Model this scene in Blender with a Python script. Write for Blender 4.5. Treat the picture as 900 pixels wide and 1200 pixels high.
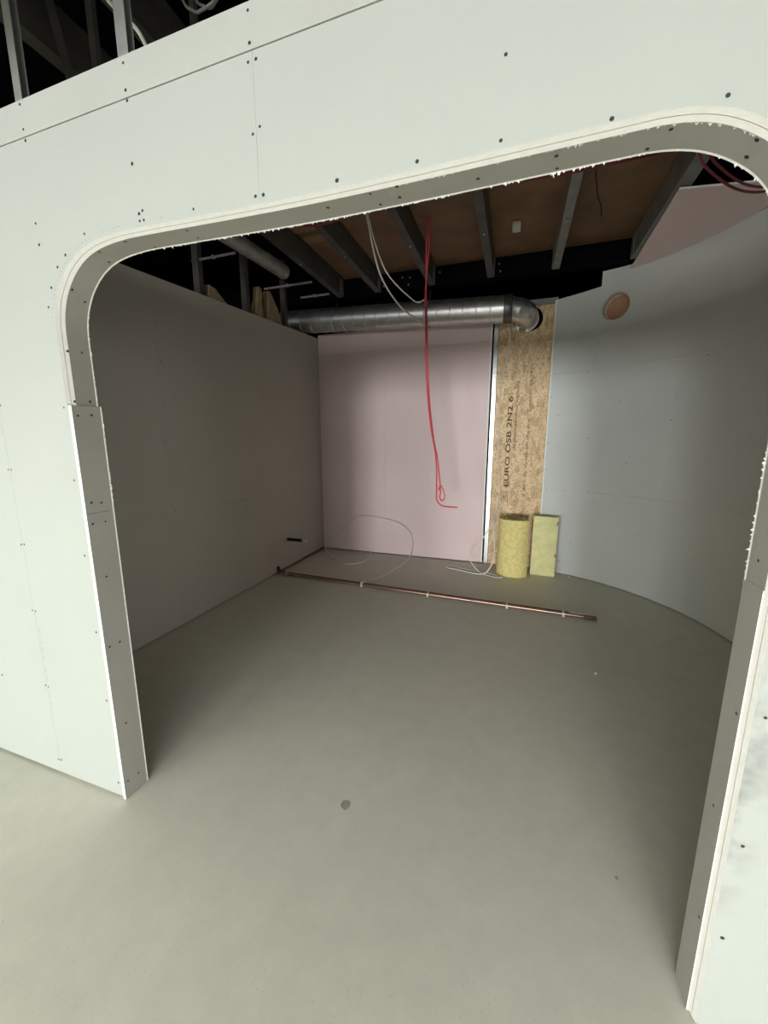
import bpy, bmesh, math, random
from math import sin, cos, tan, atan, atan2, radians, pi, hypot, sqrt
from mathutils import Vector, Matrix, noise
random.seed(7)
S = bpy.context.scene
COL = S.collection
for o in list(bpy.data.objects):
    bpy.data.objects.remove(o)

# ---------------------------------------------------------------- camera
F_PX = 450.0
TH = atan(F_PX / 2495.0)
YAW = radians(18.7)
cd = bpy.data.cameras.new('camera')
cam = bpy.data.objects.new('camera', cd)
COL.objects.link(cam)
S.camera = cam
cd.sensor_fit = 'HORIZONTAL'
cd.sensor_width = 36.0
cd.lens = F_PX / 900.0 * 36.0
cd.clip_start = 0.02
Fh = Vector((-sin(YAW), cos(YAW), 0)); Rv = Vector((cos(YAW), sin(YAW), 0)); Zv = Vector((0, 0, 1))
fw = Fh * cos(TH) - Zv * sin(TH); upv = Zv * cos(TH) + Fh * sin(TH)
m = Matrix((Rv, upv, -fw)).transposed().to_4x4()
m.translation = Vector((0, 0, 1.5))
cam.matrix_world = m

# ---------------------------------------------------------------- world, exposure, added lights behind the viewer
S.view_settings.view_transform = 'Standard'
S.view_settings.look = 'None'
S.view_settings.gamma = 1.0
S.view_settings.use_curve_mapping = False
S.view_settings.exposure = 0.3
S.cycles.max_bounces = 10
S.cycles.diffuse_bounces = 6
w = bpy.data.worlds.new('world'); S.world = w; w.use_nodes = True
w.node_tree.nodes['Background'].inputs[0].default_value = (0.62, 0.75, 0.80, 1)
w.node_tree.nodes['Background'].inputs[1].default_value = 0.5

def added_area_light(name, loc, rot, sx, sz, power, col=(0.93, 1.0, 0.95)):
    l = bpy.data.lights.new(name, 'AREA'); l.shape = 'RECTANGLE'; l.size = sx; l.size_y = sz
    l.energy = power; l.color = col
    o = bpy.data.objects.new(name, l); COL.objects.link(o); o.location = loc; o.rotation_euler = rot
    return o
# invented floor-length window bays behind the viewer, added to light the scene
ADDED_END_WINDOWS = [(-6.5, -4.95, 0.05, 2.35), (-4.85, -3.1, 0.05, 2.35), (-2.85, -1.0, 0.05, 2.35), (-0.75, 1.15, 0.05, 2.35), (1.35, 3.2, 0.05, 2.35)]
END_POWER = (170, 520, 30, 920, 185)
for (wx0, wx1, wz0, wz1), pw in zip(ADDED_END_WINDOWS, END_POWER):
    added_area_light('added_daylight', ((wx0 + wx1) / 2, -13.66, (wz0 + wz1) / 2), (radians(90), 0, 0), wx1 - wx0, wz1 - wz0, pw, (1, 1, 1))
# invented window in the hall's unseen right wall, added as extra light
SIDE_POWER = 80
added_area_light('added_daylight', (9.1, -4.0, 1.6), (radians(90), 0, radians(90)), 2.4, 2.2, SIDE_POWER, (1, 1, 1))
# two invented roof lights over the hall, added to brighten the floor
ADDED_ROOF_LIGHTS = [(-1.0, 2.0, -3.8, -1.4), (-5.0, -2.0, -5.0, -2.0)]
ROOF_POWER = (110, 85)
for (rx0, rx1, ry0, ry1), pw, cl in zip(ADDED_ROOF_LIGHTS, ROOF_POWER, ((1, 1, 1), (1.0, 1.0, 0.84))):
    added_area_light('added_rooflight', ((rx0 + rx1) / 2, (ry0 + ry1) / 2, 4.42), (0, 0, 0), rx1 - rx0, ry1 - ry0, pw, cl)

# ---------------------------------------------------------------- materials
def srgb(r, g, b):
    f = lambda c: ((c / 255 + 0.055) / 1.055) ** 2.4 if c / 255 > 0.04045 else c / 255 / 12.92
    return (f(r), f(g), f(b), 1)
def mat(name, col, rough=0.7, metal=0.0, var=0.06, scale=6.0, bump=0.0, bscale=200.0, spec=None):
    m = bpy.data.materials.new(name); m.use_nodes = True
    nt = m.node_tree; b = nt.nodes['Principled BSDF']
    b.inputs['Roughness'].default_value = rough; b.inputs['Metallic'].default_value = metal
    if spec is not None: b.inputs['Specular IOR Level'].default_value = spec
    tc = nt.nodes.new('ShaderNodeTexCoord')
    n = nt.nodes.new('ShaderNodeTexNoise'); n.inputs['Scale'].default_value = scale
    n.inputs['Detail'].default_value = 6
    nt.links.new(tc.outputs['Object'], n.inputs['Vector'])
    r = nt.nodes.new('ShaderNodeValToRGB')
    r.color_ramp.elements[0].position = 0.3; r.color_ramp.elements[1].position = 0.7
    r.color_ramp.elements[0].color = tuple(c * (1 - var) for c in col[:3]) + (1,)
    r.color_ramp.elements[1].color = tuple(min(1, c * (1 + var)) for c in col[:3]) + (1,)
    nt.links.new(n.outputs['Fac'], r.inputs['Fac'])
    nt.links.new(r.outputs['Color'], b.inputs['Base Color'])
    if bump:
        n2 = nt.nodes.new('ShaderNodeTexNoise'); n2.inputs['Scale'].default_value = bscale
        nt.links.new(tc.outputs['Object'], n2.inputs['Vector'])
        bp = nt.nodes.new('ShaderNodeBump'); bp.inputs['Strength'].default_value = bump
        bp.inputs['Distance'].default_value = 0.002
        nt.links.new(n2.outputs['Fac'], bp.inputs['Height']); nt.links.new(bp.outputs['Normal'], b.inputs['Normal'])
    return m
M = {}
M['paper_white'] = mat('paper_white', (0.435, 0.47, 0.437, 1), 0.75, var=0.015, scale=2, bump=0.06)
M['paper_cream'] = mat('paper_cream', (0.445, 0.463, 0.43, 1), 0.75, var=0.03, scale=3, bump=0.06)
M['gypsum'] = mat('gypsum', (0.90, 0.90, 0.85, 1), 0.9, var=0.03, scale=40, bump=0.12)
M['lining'] = mat('lining', (0.44, 0.435, 0.395, 1), 0.75, var=0.04, scale=5, bump=0.08)
M['paper_grey'] = mat('paper_grey', (0.47, 0.455, 0.41, 1), 0.75, var=0.03, scale=2, bump=0.06)
M['paper_bluegrey'] = mat('paper_bluegrey', (0.60, 0.635, 0.61, 1), 0.6, var=0.03, scale=1.6, bump=0.04)
M['paper_pink'] = mat('paper_pink', (0.79, 0.64, 0.64, 1), 0.7, var=0.03, scale=2, bump=0.05)
M['screw'] = mat('screw', (0.035, 0.035, 0.035, 1), 0.5, var=0.2, scale=300)
M['galv'] = mat('galv', (0.55, 0.56, 0.56, 1), 0.35, 0.9, var=0.15, scale=30, bump=0.1, bscale=60)
M['galv_dull'] = mat('galv_dull', (0.22, 0.22, 0.21, 1), 0.5, 0.3, var=0.2, scale=12)
M['galv_pale'] = mat('galv_pale', (0.55, 0.55, 0.53, 1), 0.5, 0.2, var=0.1, scale=20)
M['red_dark'] = mat('red_dark', (0.16, 0.02, 0.03, 1), 0.5, var=0.05)
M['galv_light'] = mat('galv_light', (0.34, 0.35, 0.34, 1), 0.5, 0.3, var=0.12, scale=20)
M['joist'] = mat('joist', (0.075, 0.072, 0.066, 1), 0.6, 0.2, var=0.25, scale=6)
M['duct'] = mat('duct', (0.66, 0.67, 0.67, 1), 0.36, 0.92, var=0.1, scale=12, bump=0.06, bscale=30)
M['duct_dark'] = mat('duct_dark', (0.13, 0.13, 0.13, 1), 0.4, 0.7, var=0.1)
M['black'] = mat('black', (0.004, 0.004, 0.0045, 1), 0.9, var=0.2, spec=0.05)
M['deck'] = mat('deck', (0.20, 0.115, 0.06, 1), 0.7, var=0.2, scale=4, bump=0.1)
M['deck_pale'] = mat('deck_pale', (0.33, 0.20, 0.11, 1), 0.8, var=0.2, scale=8)
M['red_cable'] = mat('red_cable', (0.62, 0.07, 0.09, 1), 0.45, var=0.05)
M['white_cable'] = mat('white_cable', (0.72, 0.71, 0.66, 1), 0.5, var=0.05)
M['copper'] = mat('copper', (0.42, 0.28, 0.22, 1), 0.33, 0.85, var=0.15, scale=14)
M['copper_dark'] = mat('copper_dark', (0.16, 0.09, 0.07, 1), 0.4, 0.6, var=0.2, scale=14)
M['black_pipe'] = mat('black_pipe', (0.012, 0.011, 0.01, 1), 0.45, var=0.1)
M['white_plastic'] = mat('white_plastic', (0.66, 0.65, 0.60, 1), 0.4, var=0.03)
M['wool'] = mat('wool', (0.76, 0.67, 0.27, 1), 0.95, var=0.14, scale=30, bump=0.9, bscale=160)
M['wool_edge'] = mat('wool_edge', (0.33, 0.28, 0.12, 1), 0.95, var=0.25, scale=30, bump=0.9, bscale=160)
M['wool_pale'] = mat('wool_pale', (0.72, 0.70, 0.36, 1), 0.95, var=0.10, scale=12, bump=0.9, bscale=160)
M['batt_old'] = mat('batt_old', (0.30, 0.24, 0.13, 1), 0.95, var=0.2, scale=20, bump=0.8)
M['cardboard'] = mat('cardboard', (0.47, 0.27, 0.16, 1), 0.7, var=0.10, scale=9)
M['torn'] = mat('torn', (0.62, 0.52, 0.40, 1), 0.9, var=0.3, scale=60)
M['ink'] = mat('ink', (0.10, 0.06, 0.045, 1), 0.8, var=0.3, scale=60)
M['stain'] = mat('stain', (0.30, 0.30, 0.26, 1), 0.7, var=0.2, scale=40)
M['frame'] = mat('frame', (0.10, 0.10, 0.10, 1), 0.5)
M['pencil'] = mat('pencil', (0.36, 0.38, 0.36, 1), 0.8, var=0.1)

def mat_floor():
    m = bpy.data.materials.new('screed'); m.use_nodes = True; nt = m.node_tree; b = nt.nodes['Principled BSDF']
    tc = nt.nodes.new('ShaderNodeTexCoord'); L = nt.links.new
    def nz(s, d=6, r=0.55):
        n = nt.nodes.new('ShaderNodeTexNoise'); n.inputs['Scale'].default_value = s; n.inputs['Detail'].default_value = d
        n.inputs['Roughness'].default_value = r; L(tc.outputs['Object'], n.inputs['Vector']); return n
    big = nz(0.9); fine = nz(9, 8, 0.7); speck = nz(140, 2)
    r = nt.nodes.new('ShaderNodeValToRGB'); r.color_ramp.elements[0].position = .35; r.color_ramp.elements[1].position = .65
    r.color_ramp.elements[0].color = (0.55, 0.55, 0.475, 1); r.color_ramp.elements[1].color = (0.60, 0.595, 0.52, 1)
    L(big.outputs['Fac'], r.inputs['Fac'])
    r2 = nt.nodes.new('ShaderNodeValToRGB'); r2.color_ramp.elements[0].position = .3; r2.color_ramp.elements[1].position = .7
    r2.color_ramp.elements[0].color = (0.95, 0.95, 0.95, 1); r2.color_ramp.elements[1].color = (1.05, 1.05, 1.04, 1)
    L(fine.outputs['Fac'], r2.inputs['Fac'])
    r3 = nt.nodes.new('ShaderNodeValToRGB'); r3.color_ramp.elements[0].position = .28; r3.color_ramp.elements[1].position = .36
    r3.color_ramp.elements[0].color = (0.80, 0.80, 0.80, 1); r3.color_ramp.elements[1].color = (1, 1, 1, 1)
    L(speck.outputs['Fac'], r3.inputs['Fac'])
    mx = nt.nodes.new('ShaderNodeMixRGB'); mx.blend_type = 'MULTIPLY'; mx.inputs[0].default_value = 1
    mx2 = nt.nodes.new('ShaderNodeMixRGB'); mx2.blend_type = 'MULTIPLY'; mx2.inputs[0].default_value = 1
    L(r.outputs[0], mx.inputs[1]); L(r2.outputs[0], mx.inputs[2]); L(mx.outputs[0], mx2.inputs[1]); L(r3.outputs[0], mx2.inputs[2])
    L(mx2.outputs[0], b.inputs['Base Color'])
    b.inputs['Roughness'].default_value = 0.5; b.inputs['Specular IOR Level'].default_value = 0.35
    bp = nt.nodes.new('ShaderNodeBump'); bp.inputs['Strength'].default_value = 0.12; bp.inputs['Distance'].default_value = 0.003
    L(fine.outputs['Fac'], bp.inputs['Height']); L(bp.outputs['Normal'], b.inputs['Normal'])
    return m
M['screed'] = mat_floor()

def mat_smudged():
    """white board paper with grey dusty smudges along the opening's right edge (stains with their own shape)"""
    m = M['paper_white'].copy(); m.name = 'paper_white_smudged'; nt = m.node_tree; L = nt.links.new
    b = nt.nodes['Principled BSDF']; src = b.inputs['Base Color'].links[0].from_socket
    tc = nt.nodes.new('ShaderNodeTexCoord'); sep = nt.nodes.new('ShaderNodeSeparateXYZ'); L(tc.outputs['Object'], sep.inputs[0])
    mr = nt.nodes.new('ShaderNodeMapRange'); mr.inputs[1].default_value = 0.60; mr.inputs[2].default_value = 0.525
    L(sep.outputs['X'], mr.inputs[0])
    mz = nt.nodes.new('ShaderNodeMapRange'); mz.inputs[1].default_value = 1.15; mz.inputs[2].default_value = 0.85; L(sep.outputs['Z'], mz.inputs[0])
    mz2 = nt.nodes.new('ShaderNodeMapRange'); mz2.inputs[1].default_value = 0.35; mz2.inputs[2].default_value = 0.55; L(sep.outputs['Z'], mz2.inputs[0])
    n = nt.nodes.new('ShaderNodeTexNoise'); n.inputs['Scale'].default_value = 14; n.inputs['Detail'].default_value = 5; L(tc.outputs['Object'], n.inputs['Vector'])
    mn = nt.nodes.new('ShaderNodeMapRange'); mn.inputs[1].default_value = 0.42; mn.inputs[2].default_value = 0.66; L(n.outputs['Fac'], mn.inputs[0])
    def mul(a, c):
        q = nt.nodes.new('ShaderNodeMath'); q.operation = 'MULTIPLY'; L(a, q.inputs[0]); L(c, q.inputs[1]); return q.outputs[0]
    f = mul(mul(mr.outputs[0], mz.outputs[0]), mul(mz2.outputs[0], mn.outputs[0]))
    mx = nt.nodes.new('ShaderNodeMixRGB'); L(f, mx.inputs[0]); L(src, mx.inputs[1]); mx.inputs[2].default_value = (0.24, 0.25, 0.235, 1)
    L(mx.outputs[0], b.inputs['Base Color'])
    return m
M['paper_white_smudged'] = mat_smudged()

def mat_osb():
    m = bpy.data.materials.new('strand_board'); m.use_nodes = True; nt = m.node_tree; b = nt.nodes['Principled BSDF']; L = nt.links.new
    tc = nt.nodes.new('ShaderNodeTexCoord')
    mp = nt.nodes.new('ShaderNodeMapping'); mp.inputs['Scale'].default_value = (24, 24, 11); L(tc.outputs['Object'], mp.inputs[0])
    nn = nt.nodes.new('ShaderNodeTexNoise'); nn.inputs['Scale'].default_value = 9; L(tc.outputs['Object'], nn.inputs['Vector'])
    vm = nt.nodes.new('ShaderNodeMixRGB'); vm.blend_type = 'ADD'; vm.inputs[0].default_value = 1.5; L(mp.outputs[0], vm.inputs[1]); L(nn.outputs['Color'], vm.inputs[2])
    v = nt.nodes.new('ShaderNodeTexVoronoi'); v.inputs['Scale'].default_value = 1.0; L(vm.outputs[0], v.inputs['Vector'])
    r = nt.nodes.new('ShaderNodeValToRGB')
    r.color_ramp.elements[0].color = (0.52, 0.36, 0.20, 1); r.color_ramp.elements[1].color = (0.86, 0.68, 0.44, 1)
    e = r.color_ramp.elements.new(0.5); e.color = (0.76, 0.58, 0.35, 1)
    L(v.outputs['Color'], r.inputs['Fac'])
    v2 = nt.nodes.new('ShaderNodeTexNoise'); v2.inputs['Scale'].default_value = 42; v2.inputs['Detail'].default_value = 4; L(tc.outputs['Object'], v2.inputs['Vector'])
    r2 = nt.nodes.new('ShaderNodeValToRGB'); r2.color_ramp.elements[0].position = .34; r2.color_ramp.elements[1].position = .5
    r2.color_ramp.elements[0].color = (0.70, 0.62, 0.53, 1); r2.color_ramp.elements[1].color = (1, 1, 1, 1)
    L(v2.outputs['Fac'], r2.inputs['Fac'])
    mx = nt.nodes.new('ShaderNodeMixRGB'); mx.blend_type = 'MULTIPLY'; mx.inputs[0].default_value = 1; L(r.outputs[0], mx.inputs[1]); L(r2.outputs[0], mx.inputs[2])
    L(mx.outputs[0], b.inputs['Base Color']); b.inputs['Roughness'].default_value = 0.7
    bp = nt.nodes.new('ShaderNodeBump'); bp.inputs['Strength'].default_value = 0.4; bp.inputs['Distance'].default_value = 0.002
    L(v.outputs['Distance'], bp.inputs['Height']); L(bp.outputs['Normal'], b.inputs['Normal'])
    return m
M['osb'] = mat_osb()

# ---------------------------------------------------------------- mesh helpers
def link(name, me, parent=None):
    o = bpy.data.objects.new(name, me); COL.objects.link(o)
    if parent is not None: o.parent = parent
    return o
def build(name, bm, mats, parent=None, smooth=False, label=None, kind=None, recalc=True):
    if recalc: bmesh.ops.recalc_face_normals(bm, faces=bm.faces[:])
    me = bpy.data.meshes.new(name); bm.to_mesh(me); bm.free()
    for mm in (mats if isinstance(mats, (list, tuple)) else [mats]): me.materials.append(M[mm])
    if smooth:
        me.polygons.foreach_set('use_smooth', [True] * len(me.polygons))
        me.set_sharp_from_angle(angle=radians(40))
    o = link(name, me, parent)
    if label: o['label'] = label
    if kind: o['kind'] = kind
    return o
def tag(o, label, cat, group=None, kind=None):
    o['label'] = label; o['category'] = cat
    if group: o['group'] = group
    if kind: o['kind'] = kind
    return o
def empty(name, loc=(0, 0, 0)):
    o = bpy.data.objects.new(name, None); COL.objects.link(o); o.location = loc; o.empty_display_size = 0.1
    return o
def box(bm, x0, x1, y0, y1, z0, z1, mi=0):
    vs = [bm.verts.new((x, y, z)) for z in (z0, z1) for y in (y0, y1) for x in (x0, x1)]
    for q in ((0, 2, 3, 1), (4, 5, 7, 6), (0, 1, 5, 4), (1, 3, 7, 5), (3, 2, 6, 7), (2, 0, 4, 6)):
        f = bm.faces.new([vs[i] for i in q]); f.material_index = mi
    return vs
def boxbm(*a, bev=0.0):
    bm = bmesh.new(); box(bm, *a)
    if bev: bmesh.ops.bevel(bm, geom=bm.edges[:], offset=bev, segments=1, affect='EDGES')
    return bm
def prism_y(pts, y0, y1, bm=None):
    """extrude an x,z outline along Y (long edges only; caps by triangle fill); edge faces get material 1"""
    bm = bm or bmesh.new(); n = len(pts)
    a = [bm.verts.new((x, y0, z)) for x, z in pts]; b = [bm.verts.new((x, y1, z)) for x, z in pts]
    for i in range(n):
        f = bm.faces.new((a[i], a[(i + 1) % n], b[(i + 1) % n], b[i])); f.material_index = 1
    for vs in (a, b):
        f = bm.faces.new(vs); f.normal_update(); bmesh.ops.triangulate(bm, faces=[f])
    return bm
def tube(pts, r, seg=10, bm=None, caps=True, radii=None):
    bm = bm or bmesh.new(); P = [Vector(p) for p in pts]; n = len(P); rings = []
    t0 = (P[1] - P[0]).normalized(); ref = Vector((0, 0, 1)) if abs(t0.z) < 0.9 else Vector((1, 0, 0))
    u = t0.cross(ref).normalized()
    for i in range(n):
        t = (P[min(i + 1, n - 1)] - P[max(i - 1, 0)])
        t = t.normalized() if t.length > 1e-9 else t0
        u = (u - t * u.dot(t)); u = u.normalized() if u.length > 1e-6 else t.orthogonal().normalized()
        v = t.cross(u); rr = radii[i] if radii else r
        rings.append([bm.verts.new(P[i] + (u * cos(2 * pi * k / seg) + v * sin(2 * pi * k / seg)) * rr) for k in range(seg)])
    for i in range(n - 1):
        for k in range(seg):
            bm.faces.new((rings[i][k], rings[i][(k + 1) % seg], rings[i + 1][(k + 1) % seg], rings[i + 1][k]))
    if caps:
        bm.faces.new(rings[0][::-1]); bm.faces.new(rings[-1])
    return bm
def smooth_path(pts, k=6):
    P = [Vector(p) for p in pts]; out = []
    for i in range(len(P) - 1):
        p0 = P[max(i - 1, 0)]; p1 = P[i]; p2 = P[i + 1]; p3 = P[min(i + 2, len(P) - 1)]
        for j in range(k):
            t = j / k
            out.append(0.5 * ((2 * p1) + (p2 - p0) * t + (2 * p0 - 5 * p1 + 4 * p2 - p3) * t * t + (3 * p1 - p0 - 3 * p2 + p3) * t ** 3))
    out.append(P[-1]); return out
def cutout(o, cutter):
    md = o.modifiers.new('cut', 'BOOLEAN'); md.object = cutter; md.operation = 'DIFFERENCE'; md.solver = 'EXACT'
    bpy.context.view_layer.update()
    me = bpy.data.meshes.new_from_object(o.evaluated_get(bpy.context.evaluated_depsgraph_get()))
    o.modifiers.clear(); o.data = me
    bpy.data.objects.remove(cutter)

# ---------------------------------------------------------------- setting: floor, hall shell
def grid_floor():
    bm = bmesh.new(); box(bm, -7, 9, -14.1, 7.2, -0.12, 0); return bm
floor = tag(build('floor', grid_floor(), 'screed'), 'smooth grey-beige levelled screed floor running through hall and room', 'floor', kind='structure')
for (x, y, r, s) in ((-0.593, 1.248, 0.020, 1.0), (0.42, 1.30, 0.006, 1), (-1.26, 3.50, 0.008, 1)):
    bm = bmesh.new()
    vs = [bm.verts.new((x + r * (1 + 0.25 * noise.noise(Vector((k * 1.7, x, 0)))) * cos(2 * pi * k / 16), y + r * 1.15 * (1 + 0.3 * noise.noise(Vector((k * 1.3, y, 3)))) * sin(2 * pi * k / 16), 0.0006)) for k in range(16)]
    bm.faces.new(vs); build('floor_stain', bm, 'stain', floor)

# hall behind the viewer
def cells(bm, us, vs, holes, emit):
    """fill the u,v rectangle with boxes, leaving the holes open"""
    U = sorted(set(us + [h[0] for h in holes] + [h[1] for h in holes])); V = sorted(set(vs + [h[2] for h in holes] + [h[3] for h in holes]))
    for u0, u1 in zip(U, U[1:]):
        for v0, v1 in zip(V, V[1:]):
            cu, cv = (u0 + u1) / 2, (v0 + v1) / 2
            if not any(h[0] < cu < h[1] and h[2] < cv < h[3] for h in holes): emit(u0, u1, v0, v1)
bm = bmesh.new(); cells(bm, [-6.65, 9], [0.0, 4.3], ADDED_END_WINDOWS, lambda a, b, c, d: box(bm, a, b, -13.7, -13.5, c, d))
tag(build('wall_hall_end', bm, 'paper_grey'), 'plastered end wall of the hall behind the viewer with five added floor-length windows', 'wall', kind='structure')
bm = bmesh.new(); cells(bm, [-13.7, 7.2], [0.0, 4.4], [(-5.2, -2.8, 0.5, 2.7)], lambda a, b, c, d: box(bm, 9, 9.15, a, b, c, d))
tag(build('wall_hall_right', bm, 'paper_grey'), 'plain side wall of the hall to the right of the viewer with one added window', 'wall', kind='structure')
tag(build('wall_hall_left', boxbm(-6.8, -6.65, -13.7, 7.2, 0, 4.4), 'paper_grey'), 'plain side wall of the hall to the left of the viewer', 'wall', kind='structure')
bm = bmesh.new(); cells(bm, [-6.65, 9], [-13.7, -0.45], ADDED_ROOF_LIGHTS, lambda a, b, c, d: box(bm, a, b, c, d, 4.3, 4.4))
box(bm, -6.65, 9, -0.45, -0.35, 2.55, 4.4)  # unseen drop added to keep hall light out of the ceiling void
tag(build('ceiling_hall', bm, 'paper_grey'), 'grey ceiling over the hall behind the viewer with two added roof lights and an added light-blocking drop', 'ceiling', kind='structure')
for i, (a, b, c, d) in enumerate(ADDED_END_WINDOWS):  # frames for the invented window bays
    bm = bmesh.new(); t = 0.05; y0, y1 = -13.62, -13.55
    box(bm, a, a + t, y0, y1, c, d); box(bm, b - t, b, y0, y1, c, d); box(bm, a + t, b - t, y0, y1, c, c + t); box(bm, a + t, b - t, y0, y1, d - t, d)
    n = max(2, round((b - a) / 1.2))
    for k in range(1, n): x = a + (b - a) * k / n; box(bm, x - t / 2, x + t / 2, y0, y1, c + t, d - t)
    tag(build('window_%d' % (i + 1), bm, 'frame'), ('leftmost', 'second from left', 'third from left', 'fourth from left', 'rightmost')[i] + ' added dark framed window in the hall end wall', 'window', kind='structure')

# ---------------------------------------------------------------- front wall with the rounded opening
PROF = [(-1.4875, 0), (-1.4875, 1.632), (-1.503, 1.634), (-1.504, 1.88), (-1.497, 1.93), (-1.478, 1.98), (-1.445, 2.028), (-1.4, 2.068), (-1.345, 2.097),
        (-1.28, 2.113), (-1.2, 2.12), (-1.1, 2.12), (-.645, 2.107), (-.34, 2.104), (.157, 2.107), (.237, 2.107), (.296, 2.099), (.345, 2.082),
        (.392, 2.054), (.43, 2.02), (.468, 1.965), (.503, 1.89), (.52, 1.80), (.52, 0)]
def refine(P):
    q = smooth_path([(x, 0, z) for x, z in P[3:23]], 4)
    return P[:3] + [(v.x, v.z) for v in q] + P[23:]
PR = refine(PROF)
def offset(P, d):
    out = []
    for i, (x, z) in enumerate(P):
        a = P[max(i - 1, 0)]; b = P[min(i + 1, len(P) - 1)]
        tx, tz = b[0] - a[0], b[1] - a[1]; L = hypot(tx, tz) or 1
        out.append((x - tz / L * d, max(0, z + tx / L * d) if 0 < i < len(P) - 1 else 0))
    return out
# simple (step-free) opening outline used by boards, from the left floor corner round to the right floor corner
OPEN = [(-1.503, 0)] + PR[3:]
OPEN = [OPEN[0], (-1.503, 1.628), (-1.504, 1.636)] + OPEN[1:]
OPENF = offset(OPEN, 0.0085); OPENF = [(x if (X_ > -1.4 or Z_ > 1.63) else -1.5035, z) for (x, z), (X_, Z_) in zip(OPENF, OPEN)]
FULL = OPEN
def clip_panel(x0, x1, z0, z1, OPEN=None):
    OPEN = OPEN or OPENF; XL, XR = OPEN[0][0], OPEN[-1][0]
    """outline of the board rectangle minus the opening (all boards here meet the opening only on one side)"""
    def zo(x):  # top of opening at x
        best = None
        for (a, b) in zip(OPEN, OPEN[1:]):
            if min(a[0], b[0]) <= x <= max(a[0], b[0]) and abs(a[0] - b[0]) > 1e-6:
                t = (x - a[0]) / (b[0] - a[0]); zz = a[1] + t * (b[1] - a[1]); best = zz if best is None else max(best, zz)
        return best
    inside = [p for p in OPEN if x0 < p[0] < x1]
    if x0 <= XL and x1 >= XR: return None
    if x0 < XL and x1 > XL:      # left board
        return [(x0, z0), (XL, z0)] + [p for p in inside if p[1] > z0 + 0.001] + [(x1, zo(x1)), (x1, z1), (x0, z1)]
    if x0 < XR < x1:                    # right board
        return [(x0, z1), (x0, zo(x0))] + [p for p in inside if p[1] > z0 + 0.001] + [(XR, z0), (x1, z0), (x1, z1)]
    return [(x0, z1), (x0, zo(x0))] + inside + [(x1, zo(x1)), (x1, z1)]
G = 0.0012
wf = offset(OPEN, 0.014)
core = [(-6.6, 0.004), (wf[0][0], 0.004)] + wf[1:-1] + [(wf[-1][0], 0.004), (8.9, 0.004), (8.9, 2.545), (-6.6, 2.545)]
wall_front = tag(build('wall_front', prism_y(core, 0.996, 1.069), ['lining', 'lining']), 'white plasterboard partition with a wide rounded doorless opening', 'wall', kind='structure')
boards = [  # x0,x1,z0,z1,material
    (-3.11, -1.891, 0.012, 2.453), (-4.33, -3.11, 0.012, 2.453), (-6.6, -4.33, 0.012, 2.453),
    (1.765, 2.985, 0.012, 2.453), (2.985, 8.9, 0.012, 2.453)]
strip = [(-6.6, -3.11), (-3.11, 1.08), (1.08, 8.9)]
def frame_board(pts, m1='paper_white'):
    return build('plasterboard_panel', prism_y(pts, 0.970, 0.9824), [m1, 'gypsum'], wall_front)
for (a, b, c, d) in boards:
    build('plasterboard_panel', boxbm(a + 0.0004, b - 0.0004, 0.970, 0.9824, c, d - G), 'paper_white', wall_front)
frame_board(clip_panel(-1.891 + 0.0004, -0.672 - 0.0005, 0.012, 2.453 - G))
frame_board(clip_panel(-0.672 + 0.0005, 1.765 - 0.0004, 0.012, 2.453 - G), 'paper_white_smudged')
for (a, b) in strip:
    build('plasterboard_panel', boxbm(a + G, b - G, 0.9685, 0.9824, 2.453 + G, 2.552), 'paper_cream', wall_front)
# second board layer seen only as a cut edge round the opening
lay = offset(OPEN, 0.006)
ring2 = [(-1.891, 0.012), (lay[0][0], 0.012)] + lay[1:-1] + [(lay[-1][0], 0.012), (1.765, 0.012), (1.765, 2.45), (-1.891, 2.45)]
build('backing_board', prism_y(ring2, 0.9836, 0.9955), ['gypsum', 'gypsum'], wall_front)
# bevelled raw edges of the two board layers round the opening
def edge_strip(front, back, yf, yb_, bot=0.012):
    bm = bmesh.new(); rows = []
    for (a, b) in zip(front, back):
        a = (a[0], max(a[1], bot)); b = (b[0], max(b[1], bot))
        rows.append([bm.verts.new((a[0], yf, a[1])), bm.verts.new((b[0], yb_, b[1])), bm.verts.new((a[0], yb_, a[1]))])
    for i in range(len(rows) - 1):
        for k in range(3): bm.faces.new((rows[i][k], rows[i][(k + 1) % 3], rows[i + 1][(k + 1) % 3], rows[i + 1][k]))
    bm.faces.new(rows[0]); bm.faces.new(rows[-1][::-1])
    return build('cut_board_edge', bm, 'gypsum', wall_front)
k0 = 2
mid = offset(OPEN, 0.0042)
edge_strip(OPENF[k0:], mid[k0:], 0.9701, 0.9824); edge_strip(mid[k0:], OPEN[k0:], 0.9838, 0.9953)
# linings of the opening: five bent or straight grey boards
def lining(pts, y0=0.9956, y1=1.0705, t=0.0125, name='lining_board'):
    bm = bmesh.new(); Q = offset_open(pts, t)
    n = len(pts); rows = []
    for (x, z), (u, v) in zip(pts, Q):
        rows.append([bm.verts.new((x, y0, z)), bm.verts.new((x, y1, z)), bm.verts.new((u, y1, v)), bm.verts.new((u, y0, v))])
    for i in range(n - 1):
        for k in range(4):
            f = bm.faces.new((rows[i][k], rows[i][(k + 1) % 4], rows[i + 1][(k + 1) % 4], rows[i + 1][k]))
            f.material_index = 0 if k == 0 else 1
    for r, e in ((rows[0], 0), (rows[-1], 1)):
        f = bm.faces.new(r); f.material_index = 1
    return build(name, bm, ['lining', 'gypsum'], wall_front)
def offset_open(P, d):
    out = []
    for i, (x, z) in enumerate(P):
        a = P[max(i - 1, 0)]; b = P[min(i + 1, len(P) - 1)]
        tx, tz = b[0] - a[0], b[1] - a[1]; L = hypot(tx, tz) or 1
        out.append((x - tz / L * d, z + tx / L * d))
    return out
SM = PR[3:]
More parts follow.
